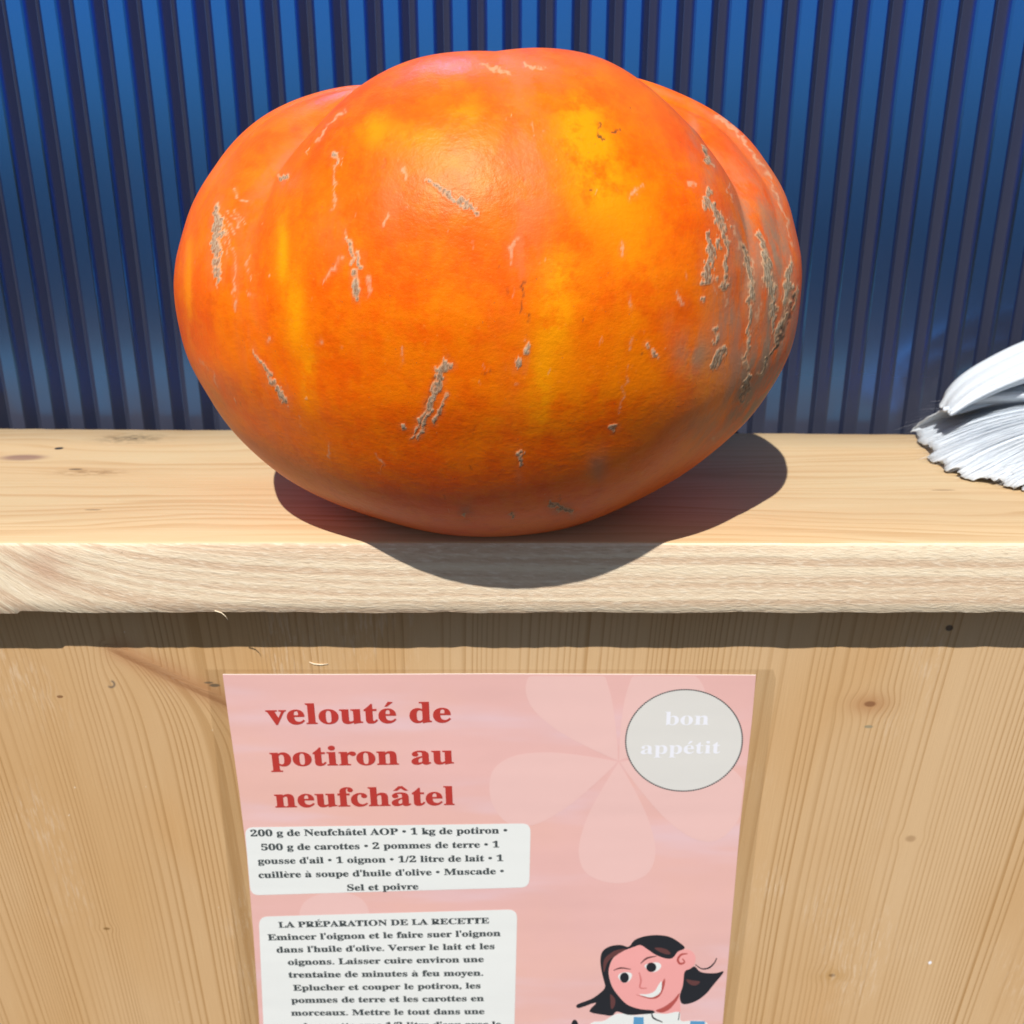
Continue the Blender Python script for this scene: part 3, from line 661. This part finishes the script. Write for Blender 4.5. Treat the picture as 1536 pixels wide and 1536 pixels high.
def text_geo(s, off):
    bs = ''.join(uni(ACC[ch][0] if ch in ACC else ch) for ch in s)
    v, f_ = raw_text(bs, off); v = [tuple(q[:2]) for q in v]; f_ = list(f_)
    for i, ch in enumerate(s):
        if ch not in ACC: continue
        pre = raw_text(bs[:i] + '.', off)[0][:, 0].max() if i else 0.0
        w1 = raw_text(bs[:i + 1], off)[0]; x1 = w1[:, 0].max()
        lone = raw_text(bs[i], off)[0]; wid = lone[:, 0].max() - lone[:, 0].min(); top_ = lone[:, 1].max(); cx_ = x1 - wid / 2
        kind = ACC[ch][1]; t = top_ + 0.055; hgt, th = 0.15, 0.055 + off
        def quad(p): 
            k_ = len(v); v.extend(p); f_.append(tuple(range(k_, k_ + len(p))))
        if kind == 'acute': quad([(cx_ - .06, t), (cx_ + .0, t), (cx_ + .15, t + hgt), (cx_ + .03, t + hgt + .02)])
        elif kind == 'grave': quad([(cx_ + .06, t), (cx_ - .03, t + hgt + .02), (cx_ - .15, t + hgt), (cx_ + .0, t)])
        else:
            quad([(cx_ - .19, t), (cx_ - .09, t), (cx_ + .0, t + .09), (cx_, t + hgt + .02), (cx_ - .05, t + hgt + .02)])
            quad([(cx_ + .0, t + .09), (cx_ + .09, t), (cx_ + .19, t), (cx_ + .05, t + hgt + .02), (cx_, t + hgt + .02)])
    return np.array(v), f_
def text_block(name, lines, mat, lay, parent, off, ysc):
    VV, FF = [], []
    for s, (xl, yl), (xr, yr) in lines:
        v, f_ = text_geo(s, off); a = pp(xl, yl, lay); b_ = pp(xr, yr, lay); d_ = b_ - a; Ln = np.linalg.norm(d_); d_ /= Ln
        up = np.cross(d_, (0, 1, 0)); up = -up if up[2] < 0 else up
        x0, x1 = v[:, 0].min(), v[:, 0].max(); s_ = Ln / (x1 - x0); k_ = len(VV)
        for q in v: VV.append(a + d_ * (q[0] - x0) * s_ + up * q[1] * s_ * ysc)
        FF += [tuple(i + k_ for i in t) for t in f_]
    me_ = mesh(VV, FF); fix(me_); return link(name, me_, mat, parent)

text_block('title_text', [('velouté de', (400, 1086.5), (677, 1083)), ('potiron au', (406, 1149), (681, 1145.5)), ('neufchâtel', (413, 1211), (682, 1207))], M_red, 3, poster, 0.012, 0.80)
b1 = poly('ingredients_box', rbox([(367, 1241), (796, 1235), (794, 1331), (376, 1343)], 13), M_white, 2.5, poster)
text_block('ingredients_text', [
    ('200 g de Neufchâtel AOP • 1 kg de potiron •', (376, 1254.5), (761, 1250)), ('500 g de carottes • 2 pommes de terre • 1', (392, 1275.5), (749, 1271)),
    ("gousse d'ail • 1 oignon • 1/2 litre de lait • 1", (387, 1296), (755, 1291.5)), ("cuillère à soupe d'huile d'olive • Muscade •", (388, 1317), (756, 1311)),
    ('Sel et poivre', (521, 1336), (628, 1334))], M_grey, 3.5, b1, 0.020, 0.82)
b2 = poly('preparation_box', rbox([(388, 1375), (776, 1364), (762, 1930), (412, 1930)], 14), M_white, 2.5, poster)
text_block('preparation_text', [
    ('LA PRÉPARATION DE LA RECETTE', (418, 1391.5), (734, 1385)), ("Emincer l'oignon et le faire suer l'oignon", (402, 1410.5), (751, 1404)),
    ("dans l'huile d'olive. Verser le lait et les", (415, 1429), (742, 1423.5)), ('oignons. Laisser cuire environ une', (432, 1447.5), (726, 1443)),
    ('trentaine de minutes à feu moyen.', (433, 1466.5), (725, 1463.5)), ('Eplucher et couper le potiron, les', (440, 1486), (721, 1482.5)),
    ('pommes de terre et les carottes en', (437, 1504.5), (726, 1501.5)), ('morceaux. Mettre le tout dans une', (437, 1523.5), (727, 1521)),
    ("grande cocotte avec 1/2 litre d'eau avec le", (414, 1543.5), (752, 1540))], M_grey, 3.5, b2, 0.022, 0.82)
bd = poly('badge', ell(1026, 1110.5, 87.5, 76, 64, -4), M_badge, 2.6, poster)
VV, FF = [], []
for i, (a, c_) in enumerate(ell(1026, 1110.5, 87.5, 76.0, 150, -4)):
    k = len(VV); VV += [pp(u_, v_, 3.4) for u_, v_ in ell(a, c_, 1.55, 1.3, 7)]; FF.append(tuple(range(k, k + 7)))
me = mesh(VV, FF); fix(me); link('badge_dotted_rim', me, M_grey, bd)
text_block('badge_text', [('bon', (997, 1087.5), (1063, 1087)), ('appétit', (961, 1131), (1080, 1130))], M_pale, 3.4, bd, 0.000, 0.80)

# the drawing of a woman
def W(pts): return [(850 + a / 5.908, 1390 + c_ / 5.908) for a, c_ in pts]
def Ws(pts, n=5): return W(smooth_poly(pts, n))
fig = poly('woman_drawing', Ws([(375, 400), (385, 340), (420, 280), (480, 225), (560, 190), (650, 165), (720, 200), (800, 250), (880, 282), (940, 275), (975, 225), (1050, 203), (1110, 220), (1142, 272), (1130, 335), (1085, 378), (1045, 400), (1040, 480), (1012, 570), (1000, 620), (1000, 770), (880, 775), (800, 750), (740, 742), (650, 732), (540, 695), (470, 620), (405, 530)]), M_skin, 2.6, poster)
poly('hair', Ws([(298, 290), (320, 215), (390, 172), (480, 162), (550, 178), (600, 120), (690, 85), (800, 74), (905, 88), (985, 130), (1048, 188), (985, 222), (940, 277), (880, 282), (790, 250), (715, 200), (655, 163), (600, 178), (540, 200), (470, 228), (415, 275), (382, 340), (372, 420), (402, 530), (465, 620), (540, 692), (650, 730), (765, 742), (768, 768), (640, 778), (540, 782), (445, 752), (405, 788), (330, 782), (200, 752), (262, 672), (110, 722), (92, 690), (220, 640), (305, 580), (340, 535), (330, 480), (308, 390)], 3), M_hair, 3.4, fig)
poly('hair', Ws([(1045, 402), (1092, 375), (1135, 353), (1180, 397), (1250, 412), (1330, 410), (1392, 400), (1310, 505), (1230, 600), (1135, 665), (1030, 686), (1002, 620), (1030, 520)], 4), M_hair, 3.4, fig)
poly('hair', W(stroke_px([(1140, 335), (1195, 372), (1258, 366), (1308, 322), (1330, 278)], (7, 10, 14, 12, 7))), M_hair, 3.6, fig)
for pts in ([(330, 400), (350, 300), (430, 235), (520, 200)], [(390, 600), (410, 660), (400, 730)], [(780, 190), (860, 215), (920, 240)], [(1060, 470), (1120, 500), (1180, 490)]):
    poly('hair_tint', W(stroke_px(pts, (8, 40, 44, 10))), M_brown, 3.9, fig)
poly('neck_shadow', Ws([(790, 742), (860, 712), (940, 655), (998, 590), (985, 640), (930, 715), (880, 750), (830, 762)], 4), M_lip, 3.2, fig)
poly('eye_white', Ws([(455, 440), (500, 405), (560, 408), (580, 430), (555, 480), (500, 497)]), M_white, 3.0, fig)
poly('eye_white', Ws([(690, 350), (740, 322), (810, 318), (838, 345), (815, 385), (750, 402)]), M_white, 3.0, fig)
poly('pupil', W(ell(512, 452, 40, 46, 24)), M_hair, 3.6, fig); poly('pupil', W(ell(750, 360, 45, 42, 24)), M_hair, 3.6, fig)
poly('eyebrow', W(stroke_px([(415, 388), (480, 366), (568, 378)], (6, 15, 6))), M_brown, 3.2, fig)
poly('eyebrow', W(stroke_px([(655, 328), (710, 280), (795, 262)], (6, 17, 6))), M_brown, 3.2, fig)
poly('nose', W(stroke_px([(642, 405), (658, 475), (650, 540), (710, 545)], (8, 18, 14, 8))), M_line, 3.2, fig)
poly('mouth', Ws([(610, 600), (690, 615), (790, 580), (840, 505), (868, 460), (870, 510), (842, 590), (800, 632), (740, 640), (670, 622)], 4), M_lip, 3.0, fig)
poly('teeth', Ws([(645, 600), (720, 597), (780, 570), (815, 515), (842, 484), (836, 570), (795, 612), (735, 628)], 4), M_white, 3.6, fig)
poly('ear_line', W(stroke_px([(1072, 240), (1015, 248), (985, 292), (1005, 328), (1045, 315), (1025, 282)], (8, 18, 20, 20, 14, 8))), M_lip, 3.2, fig)
poly('shirt', Ws([(180, 1000), (215, 855), (330, 835), (448, 770), (600, 785), (760, 768), (880, 772), (998, 755), (1012, 835), (1120, 832), (1240, 850), (1290, 1000), (1270, 1300), (260, 1300)], 3), M_white, 3.3, fig)
poly('collar_line', W(stroke_px([(752, 762), (770, 810), (850, 846)], (6, 16, 8))), M_hair, 3.9, fig); poly('collar_line', W(stroke_px([(1000, 760), (990, 830)], (5, 9))), M_hair, 3.9, fig)
poly('strap', W([(595, 800), (682, 802), (692, 1300), (560, 1300)]), M_blue, 3.8, fig); poly('strap', W([(1095, 835), (1225, 838), (1240, 1300), (1080, 1300)]), M_blue, 3.8, fig)
poly('glove', Ws([(25, 960), (45, 850), (70, 825), (98, 850), (120, 960)], 3), M_hair, 3.0, fig)

# a loose shaving stuck to the panel above the poster
vv, ff = tube([on_y(a, c_, PANEL_Y - 0.0003) for a, c_ in ((464, 993), (471, 996), (481, 997), (492, 996))], [0.0002, 0.0004, 0.0004, 0.0002])
o = obj('wood_shaving', mesh(vv, ff, True), fibre); o['label'] = 'tiny pale wood shaving stuck to the panel just above the pink poster'; o['category'] = 'wood shaving'

# ------------------------------------------------------------------ white ruffled fabric at the right end of the board
m, b = material('white_fabric')
x, y, z = coords()
stre = noise(vec(x * 26.0, y * 700.0, z * 700.0), 1.0, 5, 0.7)
setp(b, color=mix(stre, (0.52, 0.575, 0.65), (0.66, 0.72, 0.78)), rough=0.75, spec=0.2, sss=0.15, normal=bump(stre, 0.5, 0.0008))
b.inputs['Subsurface Radius'].default_value = (0.01, 0.01, 0.01)
M_fibre, b = material('white_fibre')
setp(b, color=(0.78, 0.82, 0.86), rough=0.8, spec=0.1)
b.inputs['Transmission Weight'].default_value = 0.0
nt = M_fibre.node_tree; tl = nt.nodes.new('ShaderNodeBsdfTranslucent'); tl.inputs[0].default_value = (0.78, 0.82, 0.86, 1)
mxf = nt.nodes.new('ShaderNodeMixShader'); mxf.inputs[0].default_value = 0.45
nt.links.new(b.outputs[0], mxf.inputs[1]); nt.links.new(tl.outputs[0], mxf.inputs[2]); nt.links.new(mxf.outputs[0], nt.nodes['Material Output'].inputs[0])
fab = empty('white_fabric', (0.40, 0.62, 0.0), 'white ruffled fabric with streaky pleats and ragged edge on the right end of the shelf', 'fabric')
def fan(name, core, tips, bulge, seed, ns=420, nr=40, jag=0.03, pleat=0.0004):
    r_ = np.random.default_rng(seed); T_ = cat(tips, ns)
    s_ = np.arange(ns); jit = np.zeros(ns)
    cuts = np.sort(r_.choice(ns, 36, replace=False)); lev = r_.uniform(-1, 0.3, 37); jit = lev[np.searchsorted(cuts, s_)]
    jit = np.convolve(np.r_[[jit[0]] * 2, jit, [jit[-1]] * 2], np.ones(5) / 5, 'valid')
    ple = np.zeros(ns)
    for _ in range(9):
        f_ = r_.uniform(18, 120); ple += np.sin(s_ / ns * f_ * 2 * math.pi / 2 + r_.uniform(0, 6)) / 3
    rr_ = np.linspace(0, 1, nr)[:, None] * (1 + jag * jit[None, :])
    core = np.array(core); P_ = core + (T_[None] - core) * rr_[..., None]
    lift = np.sin(np.clip(rr_, 0, 1) * math.pi) ** 0.8 * np.interp(np.linspace(0, 1, ns), np.linspace(0, 1, len(bulge)), bulge)[None, :]
    P_[..., 2] += lift + ple[None, :] * pleat * np.clip(rr_ * 1.5, 0, 1); P_[..., 1] += ple[None, :] * pleat * .6 * rr_
    P_[..., 2] = np.maximum(P_[..., 2], 0.0012)
    me_ = grid_mesh(P_, True)
    o = put(obj(name, me_, m), fab)
    so = o.modifiers.new('thickness', 'SOLIDIFY'); so.thickness = 0.0007; so.offset = 0
    # fine fibres lying along the ruffle and fraying out past its edge
    vv, ff = [], []
    for _ in range(900):
        j = r_.integers(4, ns - 4); r0 = r_.uniform(0.25, 0.85); i0 = int(r0 * (nr - 1)); i1 = nr - 1
        ext = r_.uniform(-0.25, 0.07); ids = np.linspace(i0, i1 if ext > 0 else i1 + ext * nr * .6, 7).astype(int)
        pts = P_[ids, j].copy(); side = P_[ids, j + 1] - P_[ids, j - 1]; side /= np.linalg.norm(side, axis=1, keepdims=True) + 1e-9
        if ext > 0: pts[-1] += (pts[-1] - core) * ext
        pts[:, 2] += 0.0007 + r_.uniform(0, 0.0009); pts += side * (r_.normal() * 0.0006 * np.linspace(0, 1, 7)[:, None])
        wd_ = np.array((.15, .7, 1, 1, .9, .6, .1)) * r_.uniform(0.00018, 0.0005); k_ = len(vv)
        for q, sd_, w_ in zip(pts, side, wd_): vv += [q - sd_ * w_, q + sd_ * w_ + np.array((0, 0, w_ * .4))]
        ff += [(k_ + 2 * i, k_ + 2 * i + 2, k_ + 2 * i + 3, k_ + 2 * i + 1) for i in range(6)]
    fr = put(obj('fringe', mesh(vv, ff, False), M_fibre), fab); fr['kind'] = 'stuff'
    return o
def sh(px, py, zz): return tuple(on_z(px, py, zz))
def at_y(px, py, yy): return tuple(on_y(px, py, yy))
fan('lower_ruffle', (0.43, 0.60, 0.020), [at_y(1480, 583, 0.66), at_y(1412, 614, 0.665), sh(1366, 648, 0.0018), sh(1392, 684, 0.0018), sh(1424, 709, 0.0018), sh(1470, 722, 0.0018), sh(1530, 732, 0.0018), sh(1600, 758, 0.0018), sh(1680, 770, 0.0018)],
    [0.012, 0.020, 0.026, 0.024, 0.022, 0.020, 0.018], 4)
fan('lower_ruffle', (0.44, 0.585, 0.016), [sh(1380, 668, 0.0018), sh(1418, 698, 0.0018), sh(1462, 716, 0.0018), sh(1545, 740, 0.0018), sh(1640, 778, 0.0018)], [0.020, 0.026, 0.026, 0.020], 9, 300, 36, 0.07)
def loft(name, top_px, bot_px, ytop, ybot, bulge):
    n = 200; A_ = np.array([on_y(a, c, ytop) for a, c in top_px]); B_ = np.array([on_y(a, c, ybot) for a, c in bot_px])
    A_, B_ = cat(A_, n), cat(B_, n); v_ = np.linspace(0, 1, 40)[:, None, None]
    P_ = A_[None] * (1 - v_) + B_[None] * v_
    P_[..., 1] -= np.sin(v_[..., 0] * math.pi) * bulge
    P_[..., 2] += 0.0006 * np.sin(v_[..., 0] * 40 + np.linspace(0, 3, n)[None]) + 0.0005 * np.sin(v_[..., 0] * 93 + 1)
    ed = wob(np.linspace(0, 1, 40), 6, 20, 90, 0.0022, 8)[:, None] * np.exp(-np.linspace(0, 1, n) * 9)[None]
    P_[..., 0] += ed
    o = put(obj(name, grid_mesh(P_, True), m), fab)
    so = o.modifiers.new('thickness', 'SOLIDIFY'); so.thickness = 0.0015; so.offset = 0
loft('upper_flap', [(1409, 606), (1418, 588), (1440, 566), (1480, 541), (1540, 513), (1620, 492), (1720, 500), (1800, 560)],
     [(1411, 612), (1424, 611), (1446, 603), (1486, 588), (1540, 572), (1620, 560), (1720, 580), (1800, 640)], 0.664, 0.650, 0.020)
loft('upper_flap', [(1424, 608), (1446, 592), (1490, 572), (1545, 556), (1620, 545), (1720, 560)],
     [(1424, 622), (1446, 618), (1490, 606), (1545, 594), (1620, 590), (1720, 610)], 0.668, 0.660, 0.0018)
